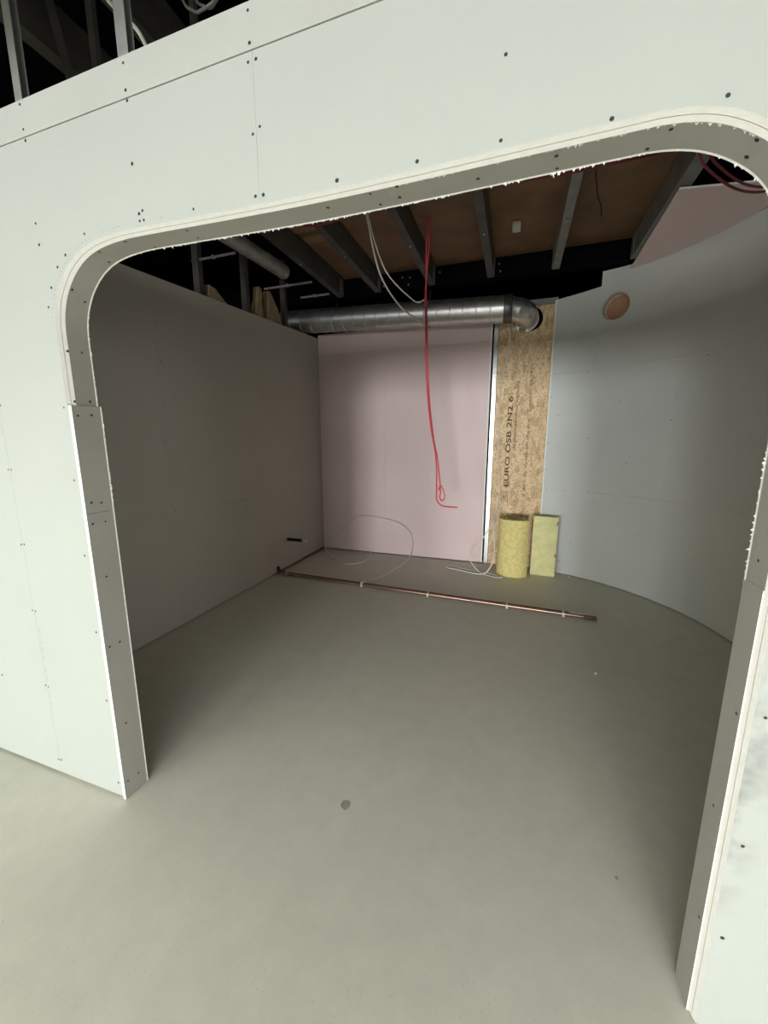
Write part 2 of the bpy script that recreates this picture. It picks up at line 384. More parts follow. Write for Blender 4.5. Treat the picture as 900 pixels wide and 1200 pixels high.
iL = [p for p in SM if p[0] < -0.3405 and p[1] > 1.7] + [(-0.3405, 2.104)]
iR = [(-0.3385, 2.104)] + [p for p in SM if p[0] > -0.338 and p[1] > 1.2]
lining([(-1.4875, 0.004), (-1.4875, 1.238)], 0.9675, 1.0705, 0.0147)
lining([(-1.4875, 1.240), (-1.4875, 1.630)], 0.9675, 1.0705, 0.0147)
lining([(-1.504, 1.632)] + iL)
lining(iR + [(.52, 1.190)])
lining([(.518, 1.188), (.518, 0.004)])
# screw heads
FS = [(-1.53, 2.541), (-1.53, 2.474), (-1.53, 2.444), (-1.09, 2.535), (-1.091, 2.471), (-1.091, 2.447), (-0.677, 2.534), (-0.677, 2.468), (-0.685, 2.431), (-0.662, 2.432), (-0.660, 2.288), (-0.682, 2.276), (-0.684, 2.136), (-0.660, 2.135), (-0.065, 2.282), (-0.067, 2.13), (-0.249, 2.128), (-0.449, 2.128), (0.141, 2.122), (0.326, 2.116), (-1.096, 2.293), (-0.889, 2.141), (-1.089, 2.163), (-1.075, 2.169), (-1.089, 2.144), (-1.073, 2.144), (-1.538, 2.21), (-1.536, 2.146), (-1.322, 2.146), (-1.419, 2.099), (-1.506, 2.012), (-1.534, 1.954), (-1.463, 2.069), (-1.529, 1.623), (-1.9, 1.395), (-1.882, 1.395), (-1.9, 1.089), (-1.881, 1.091), (-1.53, 1.364), (-1.531, 1.077), (-1.902, 0.801), (-1.882, 0.8), (-1.528, 0.763), (-1.90, 0.45), (-1.882, 0.446), (-1.525, 0.463), (-1.90, 0.075), (-1.882, 0.078), (-1.524, 0.074), (-1.881, 1.641), (-2.207, 0.435), (0.548, 0.911), (0.553, 0.576), (0.549, 0.303), (0.60, 2.28), (0.60, 1.9), (0.56, 1.6), (0.55, 1.3), (-1.9, 1.95), (-1.881, 1.95), (-2.33, 0.9), (-2.33, 1.5), (-2.33, 2.0)]
bm = bmesh.new()
def dimple(bm, c, ax1, ax2, nrm, r):
    rim = [bm.verts.new(c + ax1 * r * cos(2 * pi * k / 8) + ax2 * r * sin(2 * pi * k / 8) + nrm * 0.0006) for k in range(8)]
    mid = bm.verts.new(c - nrm * 0.0002 + nrm * 0.0004)
    for k in range(8): bm.faces.new((rim[k], rim[(k + 1) % 8], mid))
X, Y, Z = Vector((1, 0, 0)), Vector((0, 1, 0)), Vector((0, 0, 1))
for (x, z) in FS:
    dimple(bm, Vector((x, 0.9700 if z < 2.453 else 0.9685, z)), X, Z, -Y, random.uniform(0.0036, 0.0052))
LS = [(-1.505, 0.991, 1.645), (-1.505, 1.045, 1.65), (-1.4875, 0.985, 1.595), (-1.4875, 1.033, 1.6), (-1.4875, 0.991, 1.28), (-1.4875, 1.027, 1.275), (-1.4875, 0.985, 1.2), (-1.4875, 1.033, 1.2), (-1.4875, 1.009, 0.985), (-1.4875, 0.985, 0.7), (-1.4875, 1.027, 0.7), (-1.4875, 1.009, 0.34), (-1.4875, 0.985, 0.08), (-1.4875, 1.033, 0.075), (-1.505, 0.991, 1.815), (-1.505, 1.039, 1.82), (-1.457, 1.003, 2.011), (-1.472, 1.051, 1.989), (-1.31, 1.003, 2.106), (-1.335, 1.052, 2.099), (-1.195, 1.003, 2.12), (-1.137, 1.06, 2.12), (-0.955, 1.009, 2.116), (-0.955, 1.051, 2.116), (-0.5, 1.021, 2.105), (-0.375, 1.003, 2.103), (-0.365, 1.051, 2.103), (-0.305, 0.997, 2.103), (-0.31, 1.039, 2.103), (-0.119, 1.033, 2.105), (0.047, 1.015, 2.106), (0.052, 1.057, 2.106), (0.253, 1.009, 2.105), (0.226, 1.057, 2.107), (0.392, 1.003, 2.054), (0.396, 1.045, 2.051), (0.52, 1.033, 1.245), (0.518, 1.009, 0.885), (0.518, 1.033, 0.61), (0.518, 1.009, 0.295)]
for (x, y, z) in LS:
    # nearest point and inward normal on the opening profile
    best = None
    for a, b in zip(PR, PR[1:]):
        ab = Vector((b[0] - a[0], b[1] - a[1])); L2 = ab.length_squared
        if L2 < 1e-9: continue
        t = max(0, min(1, ((x - a[0]) * ab.x + (z - a[1]) * ab.y) / L2)); p = Vector((a[0] + ab.x * t, a[1] + ab.y * t))
        d = (p - Vector((x, z))).length
        if best is None or d < best[0]: best = (d, p, Vector((ab.y, -ab.x)).normalized(), ab.normalized())
    _, p, n, t = best
    if z < 1.19 and x > 0: p.x = 0.518
    dimple(bm, Vector((p.x, y, p.y)) + Vector((n.x, 0, n.y)) * 0.0003, Y, Vector((t.x, 0, t.y)), Vector((n.x, 0, n.y)), random.uniform(0.0036, 0.0048))
build('screw_heads', bm, 'screw', wall_front, kind='stuff', recalc=False)
# torn paper fringe along the back and front arris of the opening
bm = bmesh.new()
def fringe(bm, y, ydir, x0, x1, dens, lmax, down=0.7):
    for a, b in zip(PR, PR[1:]):
        L = hypot(b[0] - a[0], b[1] - a[1])
        if L < 1e-6: continue
        n = Vector((b[1] - a[1], 0, -(b[0] - a[0]))) / L; t = Vector((b[0] - a[0], 0, b[1] - a[1])) / L
        for _ in range(int(L * dens) + (1 if random.random() < (L * dens) % 1 else 0)):
            s = random.random(); p = Vector((a[0] + (b[0] - a[0]) * s, y, a[1] + (b[1] - a[1]) * s))
            if not (x0 <= p.x <= x1) or p.z < 1.15: continue
            k = 0.5 + 1.2 * abs(noise.noise(p * 7))
            l = random.uniform(0.2, 1) ** 2 * lmax * k; wd = random.uniform(0.0015, 0.005)
            tip = p + n * l * down + Vector((0, ydir * l, 0)) + t * random.uniform(-.5, .5) * l
            q = [p - t * wd, p + t * wd, tip, p + n * 0.0008 + Vector((0, -ydir * 0.002, 0))]
            v = [bm.verts.new(w_) for w_ in q]
            for f in ((0, 1, 2), (0, 3, 1), (1, 3, 2), (0, 2, 3)): bm.faces.new([v[i] for i in f])
fringe(bm, 1.0708, 0.5, -1.52, 0.53, 210, 0.008)
fringe(bm, 1.0708, 0.5, -0.9, 0.15, 120, 0.013)
fringe(bm, 0.997, 0.6, -0.3, 0.50, 90, 0.008, 0.25)
fringe(bm, 0.997, 0.6, 0.15, 0.50, 60, 0.012, 0.3)
# cream raw edge band along back arris
build('torn_paper_fringe', bm, 'gypsum', wall_front, kind='stuff')
bm = bmesh.new(); e0 = [p for p in PR]; e1 = offset_open(PR, -0.0012)
for i in range(len(PR) - 1):
    a, b, c, d = PR[i], PR[i + 1], e1[i + 1], e1[i]
    q = [bm.verts.new(v) for v in ((a[0], 1.0706, a[1]), (b[0], 1.0706, b[1]), (c[0], 1.0722, c[1]), (d[0], 1.0722, d[1]))]
    q2 = [bm.verts.new(v) for v in ((a[0], 1.0675, a[1]), (b[0], 1.0675, b[1]))]
    bm.faces.new(q); bm.faces.new((q2[0], q2[1], q[2], q[3]))
build('raw_board_edge', bm, 'gypsum', wall_front)
# pencil marks
bm = bmesh.new()
for (x, z) in ((-1.885, 0.715), (-1.882, 0.66), (-1.884, 0.62), (-1.884, 0.58), (-1.887, 0.54), (-1.887, 0.498), (-1.889, 0.415), (-1.886, 0.357)):
    z += random.uniform(-.01, .01); l = random.uniform(.004, .012)
    box(bm, x + 0.004, x + 0.0065, 0.9694, 0.9699, z - l, z + l)
oo = offset_open(OPEN, 0.022)
for i, (x, z) in enumerate(oo):
    if z > 1.85 and random.random() < 0.75 and (x < -1.0):
        box(bm, x - 0.0012, x + 0.0012, 0.9694, 0.9699, z - 0.002, z + 0.002)
for k in range(16):
    z = 1.22 - k * 0.012 + random.uniform(-.003, .003); box(bm, -1.516, -1.516 + random.uniform(.004, .009), 0.9694, 0.9699, z, z + 0.0015)
build('pencil_marks', bm, 'pencil', wall_front, kind='stuff')

# ---------------------------------------------------------------- left inner wall
def wall_quads_x(name, x, ys, zs_fn, matn, parent, th, sgn, g=0.001):
    pass
def LT(y): return 2.60 + (y - 1.07) * 0.0665
def prism_x(pts, x0, x1, mi=0):
    bm = bmesh.new(); a = [bm.verts.new((x0, y, z)) for y, z in pts]; b = [bm.verts.new((x1, y, z)) for y, z in pts]; n = len(pts)
    bm.faces.new(a); bm.faces.new(b[::-1])
    for i in range(n): bm.faces.new((a[i], b[i], b[(i + 1) % n], a[(i + 1) % n]))
    return bm
wall_left = tag(build('wall_left', prism_x([(1.075, 0.0), (4.86, 0.0), (4.86, LT(4.86) - 0.02), (1.075, LT(1.075) - 0.02)], -2.655, -2.563), 'paper_grey'),
                'grey-brown plasterboard wall in shadow at left of the room', 'wall', kind='structure')
ys = [1.075, 2.31, 3.56, 4.815]
for i in range(3):
    a, b = ys[i] + 0.0006, ys[i + 1] - 0.0006
    build('plasterboard_panel', prism_x([(a, 0.012), (b, 0.012), (b, 0.948), (a, 0.948)], -2.5625, -2.55), 'paper_grey', wall_left)
    build('plasterboard_panel', prism_x([(a, 0.9492), (b, 0.9492), (b, LT(b)), (a, LT(a))], -2.5625, -2.55), 'paper_grey', wall_left)
bm = bmesh.new()
for (y, z) in ((3.36, 0.935), (3.35, 0.15), (3.56, 0.5), (3.2, 0.82), (2.33, 0.97), (2.29, 1.5), (2.33, 2.1), (3.54, 1.5), (3.58, 2.0), (4.2, 0.96), (3.9, 0.60)):
    dimple(bm, Vector((-2.55, y, z)), Y, Z, X, 0.005)
build('screw_heads', bm, 'screw', wall_left, kind='stuff', recalc=False)

# ---------------------------------------------------------------- back wall: pink boards, strand board, metal stud
wall_back = tag(build('wall_back', boxbm(-2.655, 1.2, 4.93, 5.02, 0, 2.79), 'black'), 'back wall of the room, pink boards beside a strand board strip', 'wall', kind='structure')
def yb(name, x0, x1, z0, z1, y0, y1, mats, parent, label=None):
    bm = prism_y([(x0, z0), (x1, z0), (x1, z1), (x0, z1)], y0, y1)
    return build(name, bm, mats, parent, label=label)
yb('plasterboard_panel', -2.549, -1.608, 0.012, 2.648, 4.818, 4.843, ['paper_pink', 'gypsum'], wall_back)
yb('plasterboard_panel', -1.6065, -0.345, 0.012, 2.648, 4.818, 4.843, ['paper_pink', 'gypsum'], wall_back)
yb('plasterboard_panel', -2.549, -0.345, 2.6495, 2.89, 4.818, 4.843, ['paper_pink', 'gypsum'], wall_back)
yb('white_edge_strip', -0.343, -0.325, 0.012, 2.89, 4.814, 4.843, ['gypsum', 'gypsum'], wall_back)
# metal stud (C section) beside the strand board
bm = bmesh.new()
box(bm, -0.305, -0.262, 4.848, 4.8495, 0.0, 2.98); box(bm, -0.3065, -0.305, 4.848, 4.92, 0.0, 2.98); box(bm, -0.262, -0.2605, 4.848, 4.862, 0.0, 2.98)
box(bm, -0.291, -0.276, 4.8462, 4.848, 0.0, 2.98)
build('metal_stud', bm, 'galv', wall_back)
bm = bmesh.new(); box(bm, -0.30, 0.345, 4.846, 4.8475, 2.985, 3.045); box(bm, -0.30, 0.345, 4.8475, 4.92, 3.0435, 3.045)
build('metal_track', bm, 'galv_dull', wall_back)
osb = build('strand_board', prism_y([(-0.255, 0.0), (0.36, 0.0), (0.36, 2.984), (-0.255, 2.984)], 4.852, 4.87), ['osb', 'osb'], wall_back)
cb = tube([(0.08, 4.7, 2.85), (0.08, 4.99, 2.85)], 0.124, 40); cutout(osb, build('cutter', cb, 'osb')); osb.data.materials.clear(); osb.data.materials.append(M['osb']); osb.data.materials.append(M['osb'])
# printed lettering, read from the floor upwards
def lettering(txt, size, x, z, width, mt='ink', bold=0.0):
    cu = bpy.data.curves.new('printed_text', 'FONT'); cu.body = txt; cu.size = size; cu.extrude = 0.0002; cu.offset = bold
    o = bpy.data.objects.new('printed_text', cu); COL.objects.link(o); bpy.context.view_layer.update()
    me = bpy.data.meshes.new_from_object(o.evaluated_get(bpy.context.evaluated_depsgraph_get())); bpy.data.objects.remove(o)
    xs = [v.co.x for v in me.vertices]; s = width / (max(xs) - min(xs))
    for v in me.vertices:
        a, b, c = v.co; a = (a - min(xs)) * s
        v.co = (x - b, 4.8514 - c * 0, z + a) if abs(c) < 1 else v.co
        v.co.y = 4.8514 - (c + 0.0002)
    me.materials.clear(); me.materials.append(M[mt])
    o = link('printed_text', me, osb); return o
lettering('EURO OSB 2N2 6', 0.074, -0.062, 0.98, 1.05, bold=0.0012)
lettering('da pleno veronica tugleneg', 0.045, -0.005, 1.42, 0.78)
lettering('Y dh f. ds. canna. oh tkg dog . 2. veneauct 1825 - -', 0.042, 0.135, 0.86, 1.62)
bm = bmesh.new(); z0 = 0.80
for (a, b, c, d) in ((-0.135, -0.130, 0.80, 0.915), (-0.065, -0.060, 0.80, 0.915), (-0.135, -0.06, 0.80, 0.805), (-0.135, -0.06, 0.91, 0.915),
                     (-0.118, -0.112, 0.82, 0.895), (-0.103, -0.098, 0.82, 0.895), (-0.088, -0.083, 0.82, 0.895), (-0.118, -0.083, 0.82, 0.826), (-0.118, -0.083, 0.855, 0.861)):
    box(bm, a, b, 4.8510, 4.8516, c, d)
build('printed_box_mark', bm, 'ink', osb)

# ---------------------------------------------------------------- curved right wall
CX, CY, R0 = -0.05, 3.10, 1.71
def wpt(s, z, out=0.0):
    """s in degrees along the quarter circle (0 = back, 90 = right), beyond 90 the wall runs straight towards the viewer"""
    if s <= 90:
        a = radians(s); return Vector((CX + (R0 + out) * sin(a), CY + (R0 + out) * cos(a), z))
    return Vector((CX + R0 + out, CY - radians(s - 90) * R0, z))
def curved_panel(s0, s1, z0, z1, out0=0.0, out1=0.0125, name='plasterboard_panel', parent=None, m1='paper_bluegrey', zt=None):
    bm = bmesh.new(); n = max(2, int((min(s1, 90) - s0) / 2)) if s0 < 90 else 1
    ss = [s0 + (s1 - s0) * i / n for i in range(n + 1)] if s1 <= 90 or s0 >= 90 else [s0 + (90 - s0) * i / n for i in range(n + 1)] + [s1]
    rows = []
    for s in ss:
        t = z1 if zt is None else zt(s)
        rows.append([bm.verts.new(wpt(s, z0, out0)), bm.verts.new(wpt(s, t, out0)), bm.verts.new(wpt(s, t, out1)), bm.verts.new(wpt(s, z0, out1))])
    for i in range(len(rows) - 1):
        for k in range(4):
            f = bm.faces.new((rows[i][k], rows[i][(k + 1) % 4], rows[i + 1][(k + 1) % 4], rows[i + 1][k])); f.material_index = 0 if k == 0 else 1
    bm.faces.new(rows[0]).material_index = 1; bm.faces.new(rows[-1][::-1]).material_index = 1
    return build(name, bm, [m1, 'gypsum'], parent, smooth=True)
SE = 90 + math.degrees((CY - 1.075) / R0)
wall_right = tag(curved_panel(14.5, SE, 0.0, 2.96, 0.026, 0.08, name='wall_right', m1='paper_grey'), 'curved blue-grey plasterboard wall sweeping round the right of the room', 'wall', kind='structure')
g = 0.03
for (a, b, c, d) in ((12.6, 90, 0.012, 0.974), (90.1, SE, 0.012, 0.974), (12.6, 51.9, 0.9755, 2.238), (52, 120, 0.9755, 2.238), (120.1, SE, 0.9755, 2.238),
                     (12.6, 26.6, 2.2395, 3.0), (37.45, 75, 2.2395, 3.112), (75.05, SE, 2.2395, 3.08)):
    zt = None
    if c > 2: zt = (lambda s: 2.995 + (s - 12.6) * 0.0025) if b < 27 else ((lambda s: 3.145 - max(0, (s - 37.45)) * 0.0012) if b < 80 else None)
    curved_panel(a, b, c, d, 0.0, 0.025, parent=wall_right, zt=zt)
curved_panel(26.65, 37.4, 2.2395, 2.66, 0.0, 0.025, parent=wall_right)
holed = curved_panel(26.65, 37.4, 2.6615, 3.16, 0.0, 0.025, parent=wall_right, zt=lambda s: 3.165 - (s - 26.65) * 0.0018)
# white cut edge beside the strand board
bm = bmesh.new(); p = wpt(12.35, 0)
box(bm, 0.3135, 0.3265, 4.762, 4.80, 0.012, 2.99)
build('white_edge_strip', bm, 'gypsum', wall_right)
bm = bmesh.new()
for (s, z) in ((28.7, 0.985), (14, 0.97), (20, 0.97), (44, 0.985), (14, 2.24), (25, 2.22), (16, 1.8), (27, 1.55), (27.5, 2.5), (36, 1.9), (40, 1.3), (36, .5), (24, .4), (46, .6), (52, 1.7), (20, 2.75), (60, 2.2), (13.2, 1.2), (13.2, 1.5), (13.2, 2.0), (13.2, 2.4), (34, .25)):
    c = wpt(s, z); a = radians(s); dimple(bm, c, Vector((cos(a), -sin(a), 0)), Z, Vector((-sin(a), -cos(a), 0)), 0.005)
build('screw_heads', bm, 'screw', wall_right, kind='stuff', recalc=False)
# round hole cut in the curved wall with a torn brown sleeve and a board disc at its back
hs = 31.6; a = radians(hs); nrm = Vector((-sin(a), -cos(a), 0)); c0 = wpt(hs, 2.812); tx = Vector((cos(a), -sin(a), 0))
for o_, r_ in ((holed, 0.128), (wall_right, 0.132)):
    cutout(o_, build('cutter', tube([c0 + nrm * 0.15, c0 - nrm * 0.15], r_, 40), 'osb'))
stub = empty('duct_opening', c0)
def disc_ring(bm, r0, r1, d0, d1, seg=64, jag=0.0):
    rows = []
    for k in range(seg):
        q = 2 * pi * k / seg; j = jag * noise.noise(Vector((cos(q) * 4, sin(q) * 4, 1))); j2 = jag * noise.noise(Vector((cos(q) * 9, sin(q) * 9, 5)))
        u = tx * cos(q) + Z * sin(q)
        rows.append([bm.verts.new(u * (r0 + j2) + nrm * d0), bm.verts.new(u * (r0 + j2 * .5) + nrm * (d1 + j)), bm.verts.new(u * r1 + nrm * (d1 + j * .6)), bm.verts.new(u * r1 + nrm * d0)])
    for k in range(seg):
        A, B = rows[k], rows[(k + 1) % seg]
        for i in range(4): bm.faces.new((A[i], A[(i + 1) % 4], B[(i + 1) % 4], B[i]))
bm = bmesh.new(); disc_ring(bm, 0.119, 0.126, -0.125, -0.006, jag=0.006); build('stub_sleeve', bm, 'torn', stub)
bm = bmesh.new(); disc_ring(bm, 0.1145, 0.1185, -0.084, -0.070, jag=0.010); build('torn_rim', bm, 'gypsum', stub, label='ragged pale torn rim')
bm = bmesh.new(); c = bm.verts.new(nrm * -0.102); rr = [bm.verts.new((tx * cos(2 * pi * k / 40) + Z * sin(2 * pi * k / 40)) * 0.118 + nrm * -0.104) for k in range(40)]
rb = [bm.verts.new((tx * cos(2 * pi * k / 40) + Z * sin(2 * pi * k / 40)) * 0.118 + nrm * -0.114) for k in range(40)]
for k in range(40): bm.faces.new((c, rr[k], rr[(k + 1) % 40])); bm.faces.new((rr[k], rb[k], rb[(k + 1) % 40], rr[(k + 1) % 40]))
bm.faces.new(rb[::-1])
build('backing_disc', bm, 'cardboard', stub, smooth=True, label='smooth tan-brown disc at the back of the hole')
tag(stub, 'round brown-lined hole with a torn rim high on the curved wall', 'duct opening')

# ---------------------------------------------------------------- ceiling: deck boards, joists, steel beam
ceiling = tag(build('ceiling', boxbm(-6.65, 9, -0.35, 7.2, 3.52, 3.6), 'black'), 'dark open ceiling void above the unfinished room', 'ceiling', kind='structure')  # black slab colour stands in for the unlit void
JX = [-1.985, -1.535, -0.935, -0.335, 0.265]
edges = [-1.985, -1.535, -0.935, -0.335, 0.265, 0.96]
for a, b in zip(edges, edges[1:]):
    for (y0, y1) in ((1.75, 2.98), (2.984, 4.40)):
        build('deck_board', boxbm(a + 0.001, b - 0.001, y0, y1, 3.335, 3.35), 'deck', ceiling)
for (y0, y1) in ((-0.3, 1.2),):
    build('deck_board', boxbm(-4.2, -1.987, 1.9, 2.6, 3.36, 3.375), 'deck', ceiling)
for (x0, x1, y0, y1) in ((-1.96, -1.60, 3.22, 3.33), (-1.94, -1.59, 3.42, 3.52)):
    build('deck_patch', boxbm(x0, x1, y0, y1, 3.318, 3.3345), 'deck_pale', ceiling, label='pale rough strip of board under the brown deck')
build('void_back', boxbm(-6.6, 9, 7.0, 7.15, 0, 3.52), 'black', ceiling)  # black sheet added as the darkness beyond the room
tagb = empty('steel_beam', (0, 4.44, 3.15))
bm = bmesh.new(); box(bm, -5, 3, -0.006, 0.006, 0.0, 0.27); box(bm, -5, 3, -0.06, 0.06, 0.0, 0.012); box(bm, -5, 3, -0.06, 0.06, 0.255, 0.27)
build('beam_section', bm, 'black', tagb)
for (x, z) in ((-0.262, .10), (-0.248, .03), (0.245, .095), (0.235, .015), (-1.268, .1), (-1.182, .09), (-1.2, .02), (-1.482, .04), (-0.86, .1)):
    bb = bmesh.new(); bmesh.ops.create_cone(bb, cap_ends=True, segments=6, radius1=0.009, radius2=0.009, depth=0.014)
    bmesh.ops.rotate(bb, matrix=Matrix.Rotation(pi / 2, 3, 'X'), verts=bb.verts); bmesh.ops.translate(bb, vec=(x, -0.068, z + 0.012), verts=bb.verts)
    build('bolt', bb, 'galv', tagb)
tag(tagb, 'black steel beam crossing the ceiling above the round duct', 'beam')
jlabels = ['dark steel joist farthest left, beside the small round duct', 'dark steel joist between the pale deck patches and the white hanging cables',
           'dark steel joist passing just behind the white and red hanging cables', 'dark steel joist right of the red cable and left of the small white box',
           'thin grey steel joist right of the small white box', 'broad grey steel joist along the edge of the pink ceiling board']
for x, lb in zip(JX + [0.93], jlabels):
    j = empty('ceiling_joist', (x, 0.5, 3.13)); y1 = 3.83; w2 = 0.032 if x < 0.9 else 0.045
    bm = bmesh.new(); box(bm, -w2, w2, 0, y1, 0, 0.003); box(bm, -w2, w2, 0, y1, 0.198, 0.2)
    wx = w2 - 0.002 if x < 0 else -w2
    box(bm, wx, wx + 0.002, 0, y1, 0.003, 0.198)
    lx = -w2 if x < 0 else w2 - 0.0015
    box(bm, lx, lx + 0.0015, 0, y1, 0.003, 0.016)
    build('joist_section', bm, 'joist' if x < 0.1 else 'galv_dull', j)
    bm = bmesh.new(); box(bm, wx + (0.002 if x < 0 else -0.006), wx + (0.006 if x < 0 else 0), y1 - 0.09, y1, 0.01, 0.17)
    build('end_cleat', bm, 'galv_dull', j)
    bb = bmesh.new(); bmesh.ops.create_cone(bb, cap_ends=True, segments=6, radius1=0.010, radius2=0.008, depth=0.012)
    bmesh.ops.translate(bb, vec=(0.0, 2.95, -0.006), verts=bb.verts); build('bolt', bb, 'galv', j)
    tag(j, lb, 'joist', 'steel joists under the brown deck')
# small white box under the deck
wb = empty('junction_box', (-0.10, 3.83, 3.30)); build('box_body', boxbm(-.035, .035, -.06, .06, 0, .034, bev=.006), 'white_plastic', wb)
build('box_lid', boxbm(-.028, .028, -.05, .05, -.006, 0.0), 'white_plastic', wb)
tag(wb, 'small white box fixed under the brown deck between two joists', 'box')
# pink ceiling board
pc = build('ceiling_board', (lambda b: b)(bmesh.new()), 'paper_pink')
bm = bmesh.new()
out = [(0.90, 3.27), (1.34, 3.34), (1.655, 3.39), (1.655, 3.1)]
arc = []
for s in range(90, 37, -4):
    p = wpt(s, 0, -0.003); arc.append((p.x, p.y))
out = [(0.905, 3.27), (1.30, 3.335), (wpt(82, 0, -.003).x, 3.39)] + [(wpt(s, 0, -.003).x, wpt(s, 0, -.003).y) for s in range(80, 38, -3)] + [(0.925, wpt(35.5, 0, -0.003).y)]
a_ = [bm.verts.new((x, y, 3.108)) for x, y in out]; b_ = [bm.verts.new((x, y, 3.1205)) for x, y in out]
bm.faces.new(a_); bm.faces.new(b_[::-1])
for i in range(len(out)):
    f = bm.faces.new((a_[i], b_[i], b_[(i + 1) % len(out)], a_[(i + 1) % len(out)])); f.material_index = 1
bmesh.ops.recalc_face_normals(bm, faces=bm.faces[:]); bm.to_mesh(pc.data); bm.free(); pc.data.materials.append(M['gypsum'])
tag(pc, 'loose-edged pink ceiling board fixed at the top of the curved wall', 'ceiling board')

# ---------------------------------------------------------------- ventilation ducts
duct = empty('ventilation_duct', (-0.06, 4.60, 2.90))
A = Vector((-2.85, 0, 0.115)); B = Vector((-0.14, 0, 0.004)); r = 0.135
pts = []; rad = []; n = 19
for i in range(n):
    for (o_, dr) in ((0, 0), (0.0, 0), (0.004, 0.004), (0.010, 0.004), (0.014, 0)):
        t = i / n; p = A.lerp(B, t) + (B - A).normalized() * o_; pts.append(p); rad.append(r + dr)
pts.append(B); rad.append(r)
dd = [pts[0]]; rr_ = [rad[0]]
for p, q in zip(pts[1:], rad[1:]):
    if (p - dd[-1]).length > 1e-4: dd.append(p); rr_.append(q)
build('duct_pipe', tube(dd, r, 40, radii=rr_), 'duct', duct, smooth=True)
build('coupling', tube([B, B + Vector((0.012, 0, 0)), B + Vector((0.075, 0, -0.002)), B + Vector((0.085, 0, -0.002))], 0.14, 40, radii=[0.139, 0.141, 0.141, 0.134]), 'duct_dark', duct, smooth=True, label='dull dark coupling band')
ep = []; er = []
c = Vector((-0.058, 0, -0.005)); br = 0.145
for i, an in enumerate((0, 0.001, 22, 22.001, 45, 45.001, 68, 68.001, 90)):
    q = radians(an); p = c + Vector((br * sin(q), br * (1 - cos(q)), -0.045 * (an / 90)))
    ep.append(p); er.append(0.118)
ep2 = []; er2 = []
for k, an in enumerate((0, 22, 45, 68, 90)):
    q = radians(an); base = c + Vector((br * sin(q), br * (1 - cos(q)), -0.045 * (an / 90))); d = Vector((cos(q), sin(q), 0))
    ep2 += [base - d * 0.006, base, base + d * 0.006]; er2 += [0.119, 0.1245, 0.119]
ep2.append(ep2[-1] + Vector((0, 0.13, 0))); er2.append(0.119)
build('elbow', tube(ep2, 0.119, 36, radii=er2), 'duct', duct, smooth=True)
build('end_flange', tube([(0.14 - 0.053 + 0.0, 0.236, -0.05), (0.087, 0.2485, -0.05)], 0.134, 36), 'duct', duct, smooth=True)
build('foil_strip', tube([(0.02, 0.225, -0.155), (0.045, 0.215, -0.178), (0.09, 0.212, -0.186)], 0.012, 8), 'duct', duct, smooth=True)
for x in (-2.1, -0.95):
    zt = 0.115 + (x + 2.85) / 2.71 * -0.111
    bm = tube([(x + 0.0, 0.139 * cos(q) * 1.0, zt + 0.139 * sin(q)) for q in [2 * pi * k / 36 for k in range(37)]], 0.003, 6)
    tube([(x, 0, zt + 0.139), (x, 0, 0.62)], 0.003, 6, bm=bm)
    build('hanger_strap', bm, 'galv_dull', duct)
tag(duct, 'long shiny spiral metal duct across the top of the back wall with an elbow', 'duct')

sd = empty('ventilation_duct', (-2.03, 3.26, 2.99))
bm = tube([(0, 0, 0), (-0.005, -0.02, 0), (-0.04, -0.5, 0), (-0.08, -0.9, 0), (-0.14, -1.7, 0)], 0.058, 24, radii=[0.055, 0.06, 0.058, 0.058, 0.058]); build('duct_pipe', bm, 'galv_dull', sd, smooth=True)
for i in range(5):
    p = Vector((-0.02 - i * 0.02, -0.25 - i * 0.25, 0)); build('pipe_band', tube([p, p + Vector((-0.0015, -0.02, 0))], 0.0605, 24), 'galv_dull', sd)
tag(sd, 'short thin grey duct pointing into the room between left wall and joists', 'duct')
# thin conduits crossing above the left wall
for (x0, x1, y, z, lb) in ((-2.45, -1.92, 3.54, 3.0, 'thin grey conduit just beyond the end of the small duct'),
                           (-2.23, -1.90, 3.86, 3.0, 'short mottled grey conduit just above the left end of the long duct'),
                           (-2.66, -2.22, 2.84, 3.0, 'thin pale conduit below the small duct beside the nearest wall stud')):
    c = empty('conduit', (x0, y, z)); build('pipe', tube([(0, 0, 0), (x1 - x0, 0.0, 0)], 0.010, 10), 'galv_dull', c, smooth=True)
    build('clip', boxbm((x1 - x0) * .5 - .01, (x1 - x0) * .5 + .01, -.0125, .0125, -.0125, .0125), 'galv_dull', c)
    tag(c, lb, 'conduit', 'conduits above the left wall')

# metal studs standing on / rising above the left wall
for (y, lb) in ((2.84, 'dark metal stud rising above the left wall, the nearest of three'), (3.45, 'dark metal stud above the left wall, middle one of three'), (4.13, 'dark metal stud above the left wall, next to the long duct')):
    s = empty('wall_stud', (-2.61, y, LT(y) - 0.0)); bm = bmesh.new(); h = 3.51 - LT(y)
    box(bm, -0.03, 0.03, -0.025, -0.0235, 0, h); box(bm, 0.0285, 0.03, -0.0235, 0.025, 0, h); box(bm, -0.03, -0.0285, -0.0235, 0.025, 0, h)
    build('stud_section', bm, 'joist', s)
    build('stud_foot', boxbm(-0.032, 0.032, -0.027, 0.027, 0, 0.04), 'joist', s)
    tag(s, lb, 'metal stud', 'metal studs above the left wall')
